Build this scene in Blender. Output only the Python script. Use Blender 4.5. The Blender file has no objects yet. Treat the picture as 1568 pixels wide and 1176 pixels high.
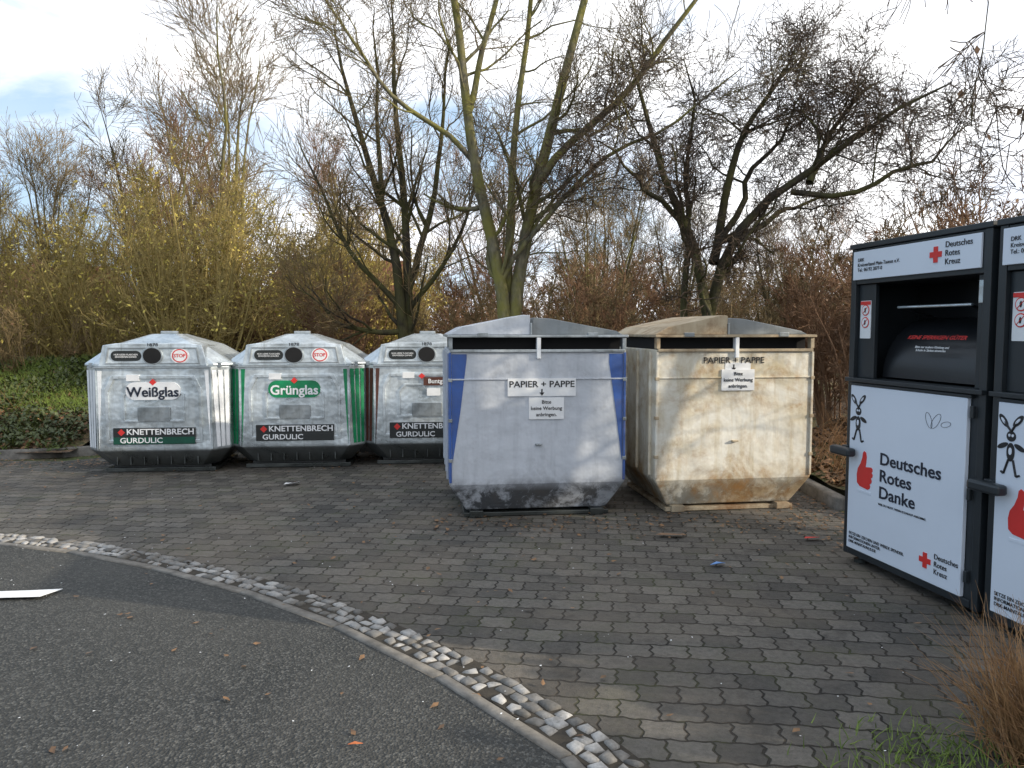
import bpy, math, numpy as np
from mathutils import Vector
R=np.random.RandomState
scene=bpy.context.scene
col=scene.collection
rad=math.radians

# ---------------------------------------------------------------- materials
def newmat(name):
    m=bpy.data.materials.new(name); m.use_nodes=True
    nt=m.node_tree; b=nt.nodes['Principled BSDF']
    return m,nt,b
def N(nt,t,**k):
    n=nt.nodes.new(t)
    for a,v in k.items(): setattr(n,a,v)
    return n
def ramp(nt,src,stops):
    r=N(nt,'ShaderNodeValToRGB'); e=r.color_ramp.elements
    while len(e)<len(stops): e.new(0.5)
    for i,(p,c) in enumerate(stops):
        e[i].position=p; e[i].color=(c[0],c[1],c[2],1) if len(c)>2 else (c[0],)*3+(1,)
    nt.links.new(src,r.inputs[0]); return r.outputs[0]
def noise(nt,vec,scale,detail=4,rough=.6,dist=0):
    n=N(nt,'ShaderNodeTexNoise'); n.inputs['Scale'].default_value=scale
    n.inputs['Detail'].default_value=detail; n.inputs['Roughness'].default_value=rough
    n.inputs['Distortion'].default_value=dist
    if vec is not None: nt.links.new(vec,n.inputs['Vector'])
    return n.outputs['Fac']
def mixc(nt,f,a,b,mode='MIX'):
    m=N(nt,'ShaderNodeMix',data_type='RGBA',blend_type=mode)
    for s,v in ((m.inputs[0],f),(m.inputs[6],a),(m.inputs[7],b)):
        if isinstance(v,(int,float)): s.default_value=v
        elif isinstance(v,tuple): s.default_value=(*v,1)
        else: nt.links.new(v,s)
    return m.outputs[2]
def mth(nt,op,a,b=None,c=None):
    m=N(nt,'ShaderNodeMath',operation=op)
    for i,v in enumerate((a,b,c)):
        if v is None: continue
        if isinstance(v,(int,float)): m.inputs[i].default_value=v
        else: nt.links.new(v,m.inputs[i])
    return m.outputs[0]
def objco(nt,scale=(1,1,1),rot=(0,0,0)):
    t=N(nt,'ShaderNodeTexCoord'); mp=N(nt,'ShaderNodeMapping')
    mp.inputs['Scale'].default_value=scale; mp.inputs['Rotation'].default_value=rot
    nt.links.new(t.outputs['Object'],mp.inputs[0]); return mp.outputs[0]
def bump(nt,b,h,strength=.3,dist=.01):
    n=N(nt,'ShaderNodeBump'); n.inputs['Strength'].default_value=strength; n.inputs['Distance'].default_value=dist
    nt.links.new(h,n.inputs['Height']); nt.links.new(n.outputs[0],b.inputs['Normal'])
def simple(name,c,rough=.6,metal=0,var=.25,scale=6,bmp=0):
    m,nt,b=newmat(name); co=objco(nt)
    f=noise(nt,co,scale,5,.65)
    lo=tuple(x*(1-var) for x in c); hi=tuple(min(1,x*(1+var)) for x in c)
    nt.links.new(ramp(nt,f,[(.3,lo),(.7,hi)]),b.inputs['Base Color'])
    b.inputs['Roughness'].default_value=rough; b.inputs['Metallic'].default_value=metal
    if bmp: bump(nt,b,noise(nt,co,scale*4,5),bmp,.01)
    return m
def zofs(nt):
    t=N(nt,'ShaderNodeTexCoord'); s=N(nt,'ShaderNodeSeparateXYZ'); nt.links.new(t.outputs['Object'],s.inputs[0]); return s.outputs

def painted(name,base,dirt_dapple,rust,rustamt,metal=0.,rough=.45,lowdark=.3,dents=.25,dirt_dapple_amt=.65):  # second tone is dirt; on the white paper bank also painted sun dapple
    m,nt,b=newmat(name); co=objco(nt); st=objco(nt,(9,9,.9))
    f1=noise(nt,co,2.2,7,.65,.6); f2=noise(nt,st,1.6,6,.7); f3=noise(nt,co,5.5,9,.75,.4)
    c=mixc(nt,ramp(nt,f1,[(.40,(0,)),(.68,(dirt_dapple_amt,))]),base,dirt_dapple)
    c=mixc(nt,ramp(nt,f2,[(.48,(0,)),(.75,(dirt_dapple_amt*.85,))]),c,dirt_dapple)
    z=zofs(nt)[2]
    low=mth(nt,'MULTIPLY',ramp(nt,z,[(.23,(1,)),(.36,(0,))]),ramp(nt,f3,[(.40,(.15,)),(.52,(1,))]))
    c=mixc(nt,mth(nt,'MULTIPLY',low,lowdark),c,tuple(x*.2 for x in dirt_dapple))
    rr=mth(nt,'MULTIPLY',ramp(nt,f3,[(.58-.12*rustamt,(0,)),(.72,(1,))]),ramp(nt,f1,[(.4,(0,)),(.6,(1,))]))
    lowr=mth(nt,'ADD',mth(nt,'MULTIPLY',ramp(nt,z,[(.05,(1,)),(.55,(0,))]),ramp(nt,f1,[(.45,(0,)),(.6,(.55*rustamt,))])),mth(nt,'MULTIPLY',rr,rustamt))
    c=mixc(nt,lowr,c,rust)
    sc=noise(nt,objco(nt,(2,2,30)),3,5,.7); c=mixc(nt,ramp(nt,sc,[(.62,(0,)),(.70,(.35,))]),c,dirt_dapple)
    nt.links.new(c,b.inputs['Base Color'])
    nt.links.new(ramp(nt,f3,[(.3,(rough-.1,)),(.7,(rough+.2,))]),b.inputs['Roughness'])
    b.inputs['Metallic'].default_value=metal
    bump(nt,b,noise(nt,co,2.2,4,.55),dents,.07)
    return m

def galv(name,v=.5):
    m,nt,b=newmat(name); co=objco(nt)
    vo=N(nt,'ShaderNodeTexVoronoi'); vo.inputs['Scale'].default_value=26; nt.links.new(co,vo.inputs['Vector'])
    sc_=N(nt,'ShaderNodeSeparateColor'); nt.links.new(vo.outputs['Color'],sc_.inputs[0])
    f=noise(nt,co,1.7,5,.55,.5); st=noise(nt,objco(nt,(11,11,.8)),1.5,6,.7)
    c=mixc(nt,ramp(nt,f,[(.35,(0,)),(.65,(1,))]),(v*.62,v*.69,v*.73),(v*1.05,v*1.13,v*1.17))
    c=mixc(nt,.35,c,ramp(nt,sc_.outputs[0],[(0,(.55,)),(1,(1,))]),'MULTIPLY')
    c=mixc(nt,ramp(nt,st,[(.52,(0,)),(.72,(.5,))]),c,(v*.36,v*.39,v*.38))
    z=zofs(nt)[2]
    c=mixc(nt,ramp(nt,z,[(.05,(.92,)),(.25,(.75,)),(.31,(0,))]),c,(.05,.055,.05))  # shade on the bottom skirt painted dark into the steel colour
    nt.links.new(c,b.inputs['Base Color'])
    b.inputs['Metallic'].default_value=.7
    nt.links.new(ramp(nt,f,[(.3,(.24,)),(.7,(.42,))]),b.inputs['Roughness'])
    bump(nt,b,noise(nt,co,3,3,.5),.55,.045)
    return m

M={}
M['galv']=galv('galvanised_steel',.76)
M['galvd']=galv('galvanised_steel_dark',.45)
M['black']=simple('black_interior_shade',(.006,.006,.007),.9,0,.1)  # black that paints the shade inside holes and slots
M['blackp']=simple('black_panel',(.015,.018,.018),.4,0,.2)
M['white']=simple('white_label',(.74,.75,.76),.5,0,.07,9)
M['green']=simple('green_paint',(.0,.20,.075),.5,0,.3,7)
M['dgreen']=simple('dark_green_panel',(.0,.06,.035),.5,0,.3,7)
M['brown']=simple('brown_paint',(.09,.03,.018),.5,0,.3,7)
M['whitest']=simple('white_stripe',(.75,.77,.79),.5,0,.12,7)
M['red']=simple('red_print',(.62,.03,.025),.5,0,.08)
M['txtblack']=simple('black_print',(.012,.012,.014),.5,0,.1)
M['txtnavy']=simple('navy_print',(.01,.015,.03),.5,0,.1)
M['blue']=painted('blue_paint',(.03,.10,.36),(.05,.07,.14),(.14,.07,.03),.3,0,.45)
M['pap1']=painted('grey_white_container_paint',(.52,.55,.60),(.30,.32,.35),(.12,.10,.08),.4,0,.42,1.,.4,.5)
M['pap2']=painted('weathered_dapple_white_paint',(.74,.72,.65),(.50,.42,.27),(.30,.15,.045),.95,0,.55,.7,.4,.95)  # yellow mottling paints warm sun dapple into the coat; rust is real
M['rustbar']=painted('rusty_frame',(.48,.40,.28),(.26,.18,.1),(.16,.07,.02),1.,0,.7,.4)
M['roofg']=painted('grey_lid_paint',(.22,.24,.25),(.12,.13,.13),(.1,.06,.04),.3,0,.6,.2)
M['anth']=simple('anthracite_paint',(.022,.027,.031),.38,.1,.2,3)
M['anthd']=simple('dark_plastic',(.012,.013,.015),.3,0,.2,3)
M['drkw']=simple('white_powder_coat',(.66,.71,.79),.3,0,.04,1.2)
M['concrete']=simple('concrete',(.15,.14,.125),.9,0,.45,9,.5)
M['house_wall']=simple('render_wall',(.6,.58,.54),.9,0,.1,2)
M['roof_tile']=simple('roof_tiles',(.16,.06,.04),.8,0,.3,5)
M['glass']=simple('window_glass',(.04,.05,.06),.1,0,.2)
M['blueplastic']=simple('blue_plastic',(.08,.25,.6),.3,0,.2)

def barkm(name,a,b_,moss=None,mossamt=.5):
    m,nt,b=newmat(name); co=objco(nt,(1,1,.35))
    f=noise(nt,co,14,4,.7)
    c=ramp(nt,f,[(.3,a),(.7,b_)])
    if moss:
        g=noise(nt,objco(nt),2.5,4,.6)
        c=mixc(nt,mth(nt,'MULTIPLY',ramp(nt,g,[(.4,(0,)),(.6,(1,))]),mossamt),c,moss)
    nt.links.new(c,b.inputs['Base Color']); b.inputs['Roughness'].default_value=.9
    b.inputs['Specular IOR Level'].default_value=.2
    if 'bark' in name: bump(nt,b,f,.6,.02)
    return m
M['barkA']=barkm('mossy_bark',(.06,.055,.04),(.21,.19,.13),(.20,.19,.04),.7)
M['twigA']=barkm('grey_brown_twigs',(.09,.07,.05),(.20,.155,.11),(.18,.16,.055),.5)
M['barkB']=barkm('dark_bark',(.022,.018,.015),(.07,.06,.045),(.10,.10,.03),.6)
M['twigB']=barkm('dark_twigs',(.045,.034,.026),(.12,.09,.065))
M['twigH']=barkm('hazel_twigs',(.20,.16,.06),(.40,.31,.12))
M['twigR']=barkm('reddish_twigs',(.16,.09,.055),(.30,.185,.11))
M['twigG']=barkm('brown_twigs',(.13,.10,.05),(.28,.205,.11))
M['catkin']=simple('hazel_catkins',(.48,.40,.09),.8,0,.3,3)
def leafm(name,a,b_,scale=1.2):
    m,nt,b=newmat(name); co=objco(nt)
    f=noise(nt,co,scale,3,.6); g=noise(nt,co,25,2,.5)
    c=mixc(nt,.5,ramp(nt,f,[(.35,a),(.65,b_)]),ramp(nt,g,[(.35,a),(.65,b_)]))
    nt.links.new(c,b.inputs['Base Color']); b.inputs['Roughness'].default_value=.6
    return m
M['ivy']=leafm('evergreen_leaves',(.012,.028,.008),(.06,.10,.022))
M['groundivy']=leafm('ground_ivy_leaves',(.018,.03,.009),(.085,.105,.028),1.)
M['drylf']=leafm('dry_leaves',(.10,.05,.025),(.26,.14,.06))
M['litter']=leafm('fallen_leaf_mix',(.06,.035,.02),(.26,.14,.06),3)
M['reed']=leafm('dry_grass_blades',(.20,.10,.045),(.36,.21,.09),6)
M['grassb']=leafm('green_grass_blades',(.07,.12,.015),(.20,.27,.05),4)

# ---------------------------------------------------------------- helpers
def mkobj(name,verts,faces,mats,parent=None,mi=None,bevel=0,smooth=False):
    me=bpy.data.meshes.new(name); me.from_pydata([tuple(v) for v in verts],[],faces)
    for m in (mats if isinstance(mats,(list,tuple)) else [mats]): me.materials.append(m)
    if mi is not None: me.polygons.foreach_set('material_index',mi)
    if smooth: me.polygons.foreach_set('use_smooth',[True]*len(faces))
    me.update()
    o=bpy.data.objects.new(name,me); col.objects.link(o)
    if parent: o.parent=parent
    if bevel:
        b=o.modifiers.new('bevel','BEVEL'); b.width=bevel; b.segments=2; b.limit_method='ANGLE'; b.angle_limit=rad(25)
    return o
def empty(name,loc,rz=0):
    e=bpy.data.objects.new(name,None); col.objects.link(e); e.location=loc; e.rotation_euler=(0,0,rz); e.empty_display_size=.2
    return e
BF=[(0,3,2,1),(4,5,6,7),(0,1,5,4),(1,2,6,5),(2,3,7,6),(3,0,4,7)]
def box(p,name,x0,x1,y0,y1,z0,z1,mat,bevel=.004):
    v=[(x0,y0,z0),(x1,y0,z0),(x1,y1,z0),(x0,y1,z0),(x0,y0,z1),(x1,y0,z1),(x1,y1,z1),(x0,y1,z1)]
    return mkobj(name,v,BF,mat,p,bevel=bevel)
def prism(p,name,pts,y0,y1,mat,bevel=0):
    n=len(pts); v=[(x,y0,z) for x,z in pts]+[(x,y1,z) for x,z in pts]
    f=[tuple(range(n)),tuple(range(2*n-1,n-1,-1))]
    for i in range(n): j=(i+1)%n; f.append((i,i+n,j+n,j))
    return mkobj(name,v,f,mat,p,bevel=bevel)
def ell(cx,cz,a,b,n=28,rot=0):
    o=[]
    for t in range(n):
        x=a*math.cos(t*2*math.pi/n); z=b*math.sin(t*2*math.pi/n)
        o.append((cx+x*math.cos(rot)-z*math.sin(rot),cz+x*math.sin(rot)+z*math.cos(rot)))
    return o
def rrect(cx,cz,w,h,r,n=5):
    o=[]
    for (sx,sz,a0) in ((1,1,0),(-1,1,90),(-1,-1,180),(1,-1,270)):
        for k in range(n+1):
            a=rad(a0+90*k/n); o.append((cx+sx*(w/2-r)+r*math.cos(a),cz+sz*(h/2-r)+r*math.sin(a)))
    return o
def ring(p,name,pts,s,y0,y1,mat):
    n=len(pts); cx=sum(a for a,_ in pts)/n; cz=sum(b for _,b in pts)/n
    def ins(q):
        dx,dz=q[0]-cx,q[1]-cz; return (q[0]-math.copysign(s,dx),q[1]-math.copysign(s,dz))
    q=[ins(a) for a in pts]
    v=[(x,y0,z) for x,z in pts]+[(x,y0,z) for x,z in q]+[(x,y1,z) for x,z in pts]+[(x,y1,z) for x,z in q]
    f=[]
    for i in range(n):
        j=(i+1)%n
        f+= [(i,j,n+j,n+i),(i,2*n+i,2*n+j,j),(n+i,n+j,3*n+j,3*n+i)]
    return mkobj(name,v,f,mat,p,bevel=.003)
def loft(p,name,secs,mats,bevel=.01):
    v=[];n=8
    for (z,hw,y0,y1,c) in secs:
        v+=[(-hw+c,y0,z),(hw-c,y0,z),(hw,y0+c,z),(hw,y1-c,z),(hw-c,y1,z),(-hw+c,y1,z),(-hw,y1-c,z),(-hw,y0+c,z)]
    f=[tuple(range(7,-1,-1))]
    for s in range(len(secs)-1):
        for i in range(n): j=(i+1)%n; f.append((s*n+i,s*n+j,(s+1)*n+j,(s+1)*n+i))
    k=(len(secs)-1)*n; f.append(tuple(range(k,k+n)))
    return mkobj(name,v,f,mats,p,bevel=bevel)
def text(p,name,s,x,z,size,mat,y=-.008,align='CENTER',bold=0,sx=1,rx=0,yrot=0):
    c=bpy.data.curves.new(name,'FONT'); c.body=s; c.size=size; c.align_x=align; c.align_y='CENTER'; c.offset=bold*size
    c.materials.append(mat); c.resolution_u=3; c.extrude=.0008
    o=bpy.data.objects.new(name,c); col.objects.link(o); o.parent=p
    o.location=(x,y,z); o.rotation_euler=(rad(90)+rx,yrot,0); o.scale=(sx,1,1)
    return o
def tube(p,name,a,b,r,mat,n=10):
    a=Vector(a);b=Vector(b);d=(b-a).normalized();u=d.orthogonal().normalized();w=d.cross(u)
    v=[]
    for q in (a,b):
        for i in range(n):
            t=2*math.pi*i/n; v.append(q+u*(r*math.cos(t))+w*(r*math.sin(t)))
    f=[(i,(i+1)%n,n+(i+1)%n,n+i) for i in range(n)]+[tuple(range(n-1,-1,-1)),tuple(range(n,2*n))]
    return mkobj(name,v,f,mat,p)

def fastmesh(name,V,F,mats,mi=None,smooth=False):
    me=bpy.data.meshes.new(name); V=np.asarray(V,np.float32); F=np.asarray(F,np.int32)
    m,k=F.shape
    me.vertices.add(len(V)); me.vertices.foreach_set('co',V.ravel())
    me.loops.add(m*k); me.loops.foreach_set('vertex_index',F.ravel())
    me.polygons.add(m); me.polygons.foreach_set('loop_start',np.arange(0,m*k,k,dtype=np.int32))
    me.polygons.foreach_set('loop_total',np.full(m,k,np.int32))
    for a in mats: me.materials.append(a)
    if mi is not None: me.polygons.foreach_set('material_index',np.asarray(mi,np.int32))
    if smooth: me.polygons.foreach_set('use_smooth',np.ones(m,bool))
    me.update(calc_edges=True); return me
def fastobj(name,*a,loc=(0,0,0),parent=None,**k):
    o=bpy.data.objects.new(name,fastmesh(name,*a,**k)); col.objects.link(o); o.location=loc; o.parent=parent; return o

# ---------------------------------------------------------------- trees
def nrm(v): return v/np.maximum(np.linalg.norm(v,axis=-1,keepdims=True),1e-9)
def grow(P,D,L,Rr,K,wig,trop,rng,tip=.35):
    n=len(P); out=[P.copy()]; D=nrm(D)
    for k in range(K):
        D=nrm(D+rng.normal(0,wig,(n,3))+np.array([0,0,trop])); P=P+D*(L/K)[:,None]; out.append(P.copy())
    path=np.stack(out,1); t=np.linspace(0,1,K+1)[None]
    return path, Rr[:,None]*(1-(1-tip)*t)
def spawn(path,rd,n,t0,t1,ang,av,Lf,rng,rr=.6,tp=.5):
    Np,K1,_=path.shape; K=K1-1
    t=(rng.uniform(t0,t1,(Np,n)))*K; i=np.minimum(t.astype(int),K-1); f=(t-i)[...,None]
    idx=np.arange(Np)[:,None]
    a=path[idx,i]; b=path[idx,i+1]; P=a*(1-f)+b*f; T=nrm(b-a)
    q=rng.normal(0,1,T.shape); q=nrm(q-(q*T).sum(-1,keepdims=True)*T)
    an=np.radians(ang+rng.normal(0,av,(Np,n)))[...,None]
    D=np.cos(an)*T+np.sin(an)*q
    r=(rd[idx,i]*(1-f[...,0])+rd[idx,i+1]*f[...,0])*rr*rng.uniform(.6,1.1,(Np,n))
    L=Lf*rng.uniform(.5,1.35,(Np,n))*(1.15-tp*t/K)
    return P.reshape(-1,3),D.reshape(-1,3),L.ravel(),r.ravel()
def tubes(path,rd,S):
    n,K1,_=path.shape
    T=np.empty_like(path); T[:,1:-1]=path[:,2:]-path[:,:-2]; T[:,0]=path[:,1]-path[:,0]; T[:,-1]=path[:,-1]-path[:,-2]
    T=nrm(T); up=np.zeros_like(T); up[...,0]=.31; up[...,1]=.95; up[...,2]=.02
    U=nrm(np.cross(T,up)); W=np.cross(T,U)
    a=np.arange(S)*2*np.pi/S
    V=path[:,:,None]+rd[:,:,None,None]*(np.cos(a)[None,None,:,None]*U[:,:,None]+np.sin(a)[None,None,:,None]*W[:,:,None])
    base=(np.arange(n)*K1*S)[:,None,None]+(np.arange(K1-1)*S)[None,:,None]
    s=np.arange(S)[None,None]; s2=(s+1)%S
    F=np.stack([base+s,base+s2,base+S+s2,base+S+s],-1).reshape(-1,4)
    return V.reshape(-1,3),F
def leafquads(C,size,rng,aspect=1.6):
    n=len(C); a=nrm(rng.normal(0,1,(n,3))); b=nrm(np.cross(a,rng.normal(0,1,(n,3))))
    s=size*rng.uniform(.6,1.3,(n,1)); a=a*s*aspect/2; b=b*s/2
    V=np.stack([C-a,C+b,C+a,C-b],1).reshape(-1,3)
    return V,np.arange(n*4).reshape(-1,4)
def resamp(pts,K,rng,jit=.03):
    pts=np.array(pts,float); d=np.r_[0,np.cumsum(np.linalg.norm(np.diff(pts,axis=0),axis=1))]
    t=np.linspace(0,d[-1],K+1); q=np.stack([np.interp(t,d,pts[:,k]) for k in range(3)],1)
    q[1:-1]+=rng.normal(0,jit,(K-1,3))
    q[1:-1]=.25*q[:-2]+.5*q[1:-1]+.25*q[2:]
    return q
def treemesh(name,stempaths,stemrad,levels,mats,seed,rmin=.0035,leaf=None):
    rng=R(seed); Vs=[];Fs=[];Ms=[];off=0
    path,rd=stempaths,stemrad
    for li in range(len(levels)+1):
        V,F=tubes(path,np.maximum(rd,rmin),8 if li==0 else (5 if li==1 else 3))
        Vs.append(V);Fs.append(F+off);off+=len(V);Ms.append(np.full(len(F),0 if li<2 else 1))
        if li==len(levels): break
        g=levels[li]
        P,D,L,r=spawn(path,rd,g['n'],g.get('t0',.2),g.get('t1',1.),g.get('ang',45),g.get('av',12),g['L'],rng,g.get('rr',.6),g.get('tp',.5))
        path,rd=grow(P,D,L,np.maximum(r,rmin),g.get('K',4),g.get('wig',.15),g.get('trop',.05),rng)
    if leaf:
        m=rng.rand(path.shape[0])<leaf['p']; C=path[m][:,rng.randint(0,path.shape[1])]+rng.normal(0,.02,(m.sum(),3))
        V,F=leafquads(C,leaf['size'],rng,leaf.get('asp',1.6)); Vs.append(V);Fs.append(F+off);Ms.append(np.full(len(F),2))
    return fastmesh(name,np.concatenate(Vs),np.concatenate(Fs),mats,np.concatenate(Ms),True)
def guided(stems,K,seed,jit=.03):
    rng=R(seed); ps=np.stack([resamp(s[0],K,rng,jit) for s in stems])
    t=np.linspace(0,1,K+1)
    rd=np.stack([s[1]*(1-t)**.8+s[2] for s in stems]); return ps,rd
def put(name,me,loc=(0,0,0),rz=0,s=1,parent=None,sz=None):
    o=bpy.data.objects.new(name,me); col.objects.link(o); o.location=loc; o.rotation_euler=(0,0,rz); o.scale=(s,s,sz or s); o.parent=parent; return o

# A: central three-stemmed tree
yA=11.0
stA=[([(-.05,0,0),(-.08,0,1.2),(-.14,0,2.2),(-.42,-.05,3.5),(-.62,-.1,4.7),(-.84,-.2,6.2),(-1.1,-.2,8.5)],.100,.015),
     ([(.10,.02,0),(.02,.05,1.2),(.05,.05,2.3),(.40,.1,3.7),(.72,.2,5.1),(1.05,.2,6.3),(1.6,.3,8.7)],.105,.015),
     ([(.0,.1,0),(-.05,.12,2.0),(.03,.2,3.2),(.0,.3,4.4),(.15,.3,5.3),(.28,.4,6.5),(.3,.5,8.6)],.065,.012),
     ([(.40,.1,3.7),(.62,0,4.1),(1.1,-.1,4.5),(1.6,-.2,4.9),(2.3,-.4,5.7),(2.9,-.6,7)],.055,.008),
     ([(-.14,0,2.3),(.25,-.2,2.9),(.6,-.3,3.3),(1.2,-.5,3.9),(2.0,-.7,4.2),(3.0,-.8,5.0)],.035,.006),
     ([(-.5,-.05,3.9),(-.9,-.2,4.3),(-1.5,-.3,4.6),(-2.2,-.5,5.5),(-2.8,-.5,6.4)],.035,.006),
     ([(-.60,-.1,4.6),(-.5,0,5.2),(-.2,0,5.9),(-.1,.1,7),(.1,.1,8.2)],.045,.006)]
pa,ra=guided(stA,12,1,.045)
lvA=[dict(n=13,t0=.26,ang=50,av=15,L=1.5,K=7,wig=.19,trop=.06,rr=.45),
     dict(n=9,t0=.15,ang=46,av=16,L=.75,K=5,wig=.2,trop=.05,rr=.55),
     dict(n=6,t0=.1,ang=42,av=18,L=.38,K=4,wig=.2,trop=.04,rr=.6)]
put('bare_tree',treemesh('bare_tree',pa,ra,lvA,[M['barkA'],M['twigA']],11),(0,yA,0.05))

# B: dark spreading tree on the right
stB=[([(.05,0,0),(.0,0,1.2),(-.03,0,2.4),(-.35,-.1,3.0),(-.6,-.2,3.6),(-.85,-.3,4.4),(-1.15,-.3,5.2)],.085,.01),
     ([(.02,.02,0),(.03,0,1.5),(.08,0,2.6),(.55,-.2,3.1),(1.2,-.4,3.5),(1.75,-.6,4.0),(2.2,-.8,4.4),(2.7,-.9,4.6)],.09,.01),
     ([(.08,0,2.5),(.2,.1,3.3),(.4,.1,4.1),(.7,0,4.8),(1.1,0,5.3)],.06,.008),
     ([(-.25,.1,0),(-.35,.1,1.5),(-.38,.1,2.5),(-.15,.3,3.4),(-.1,.3,4.3),(-.3,.3,5.3)],.055,.008),
     ([(1.2,-.4,3.5),(1.6,0,4.1),(1.9,0,4.6),(2.4,.1,5.0)],.045,.006),
     ([(.2,.2,2.8),(.9,.5,3.2),(1.7,.9,3.4),(2.4,1.1,3.6)],.045,.006),
     ([(.08,0,2.6),(.5,.2,3.5),(.9,.3,4.0),(1.4,.2,4.9)],.045,.006),
     ([(1.0,-.3,3.4),(1.5,-.5,3.3),(2.0,-.6,3.5),(2.7,-.7,3.7),(3.1,-.7,4.2)],.035,.006),
     ([(-.35,-.1,3.0),(-.9,-.3,3.4),(-1.3,-.5,3.9),(-1.7,-.6,4.0)],.035,.005)]
pb,rb=guided(stB,10,2,.08)
lvB=[dict(n=12,t0=.38,ang=56,av=16,L=1.1,K=6,wig=.3,trop=.03,rr=.5),
     dict(n=9,t0=.1,ang=52,av=18,L=.56,K=5,wig=.3,trop=.02,rr=.55),
     dict(n=6,t0=.1,ang=48,av=18,L=.3,K=3,wig=.26,trop=-.0,rr=.6),
     dict(n=2,t0=.2,ang=45,av=18,L=.15,K=2,wig=.15,rr=.7)]
put('bare_tree',treemesh('dark_tree',pb,rb,lvB,[M['barkB'],M['twigB']],12),(2.65,10.5,0.05))

def fan(n,h,spread,r0,seed,base=.15,y=0,curve=.5):
    rng=R(seed); out=[]
    for i in range(n):
        a=rng.uniform(0,2*math.pi); s=spread*rng.uniform(.15,1); hh=h*rng.uniform(.7,1.05)
        bx,by=base*math.cos(a),base*math.sin(a); pts=[]
        for t in np.linspace(0,1,6):
            k=t**(1+curve); pts.append((bx+s*math.cos(a)*k,by+s*math.sin(a)*k+y,hh*t))
        out.append((pts,r0*rng.uniform(.6,1.1),.006))
    return out
trunkC=[([(0,0,0),(.02,0,1.4),(-.05,0,2.4),(-.35,0,3.6),(-.8,.1,5.0),(-1.1,.1,6.4)],.10,.01),
        ([(.04,.03,0),(.05,0,1.6),(.1,.1,2.6),(.0,.1,3.8),(-.1,.2,5.2),(-.2,.2,6.9)],.09,.01),
        ([(.05,0,2.2),(.35,0,3.2),(.55,.1,4.6),(.75,0,6.2)],.055,.008),
        ([(-.02,0,1.9),(-.6,-.2,2.6),(-1.1,-.3,3.3),(-1.6,-.4,4.6)],.045,.006),
        ([(0,0,1.6),(-.5,-.2,1.5),(-1.0,-.3,1.7),(-1.5,-.4,2.3)],.045,.006),
        ([(.05,0,1.9),(.6,-.1,2.5),(1.0,-.2,3.2),(1.3,-.2,4.6)],.04,.006),
        ([(-.35,0,3.6),(-.4,.3,4.5),(-.5,.4,5.6),(-.5,.4,6.8)],.04,.006)]
pc,rc=guided(trunkC,10,3,.05)
lvC=[dict(n=12,t0=.22,ang=42,av=12,L=1.4,K=6,wig=.16,trop=.09,rr=.5),
     dict(n=8,t0=.12,ang=42,av=14,L=.75,K=5,wig=.18,trop=.06,rr=.55),
     dict(n=6,t0=.1,ang=40,av=15,L=.38,K=3,wig=.18,trop=.05,rr=.6)]
meC=treemesh('mid_tree',pc,rc,lvC,[M['barkB'],M['twigG']],13)
put('bare_tree',meC,(-1.72,12.4,.05))

def tall(seed,h,twig,bark,spread=2.4,nst=6,rmin=.006):
    st=fan(nst,h,spread,.10,seed,.12,curve=.35); p,r=guided(st,12,seed,.07)
    lv=[dict(n=14,t0=.18,ang=36,av=10,L=h*.24,K=7,wig=.09,trop=.09,rr=.42,tp=.6),
        dict(n=8,t0=.15,ang=34,av=12,L=h*.115,K=5,wig=.11,trop=.06,rr=.5),
        dict(n=6,t0=.1,ang=34,av=14,L=h*.055,K=3,wig=.13,trop=.04,rr=.6)]
    return treemesh('tall_tree',p,r,lv,[M[bark],M[twig]],seed,rmin)
T1=tall(21,10,'twigG','barkA'); T2=tall(22,9.5,'twigR','barkA',2.8,5); T3=tall(23,9,'twigA','barkB',2.2,6)
def shrub(seed,h,n,spread,twig,leaf=None,r0=.022,dens=(8,6,4),rmin=.004,lm='catkin'):
    st=fan(n,h,spread,r0,seed,.35,curve=.35); p,r=guided(st,8,seed,.04)
    lv=[dict(n=dens[0],t0=.15,ang=30,av=12,L=h*.26,K=5,wig=.12,trop=.08,rr=.55),
        dict(n=dens[1],t0=.1,ang=35,av=14,L=h*.12,K=4,wig=.15,trop=.05,rr=.6),
        dict(n=dens[2],t0=.1,ang=38,av=15,L=h*.06,K=3,wig=.15,trop=.02,rr=.7)]
    return treemesh('shrub',p,r,lv,[M[twig],M[twig],M[lm]],seed,rmin,leaf)
H1=shrub(31,4.0,26,2.0,'twigH',dict(p=.35,size=.035,asp=2.2),dens=(7,6,4))
H2=shrub(32,3.4,24,1.8,'twigH',dict(p=.32,size=.035,asp=2.2),dens=(7,6,4))
S1=shrub(33,3.3,22,1.5,'twigR',dict(p=.08,size=.05),lm='drylf',rmin=.006,dens=(7,5,4))
S2=shrub(34,3.0,22,1.7,'twigG',dict(p=.05,size=.05),lm='drylf',rmin=.006,dens=(7,5,4))
S3=shrub(35,2.6,30,1.2,'twigR',dict(p=.2,size=.05),dens=(7,6,4),lm='drylf')

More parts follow.
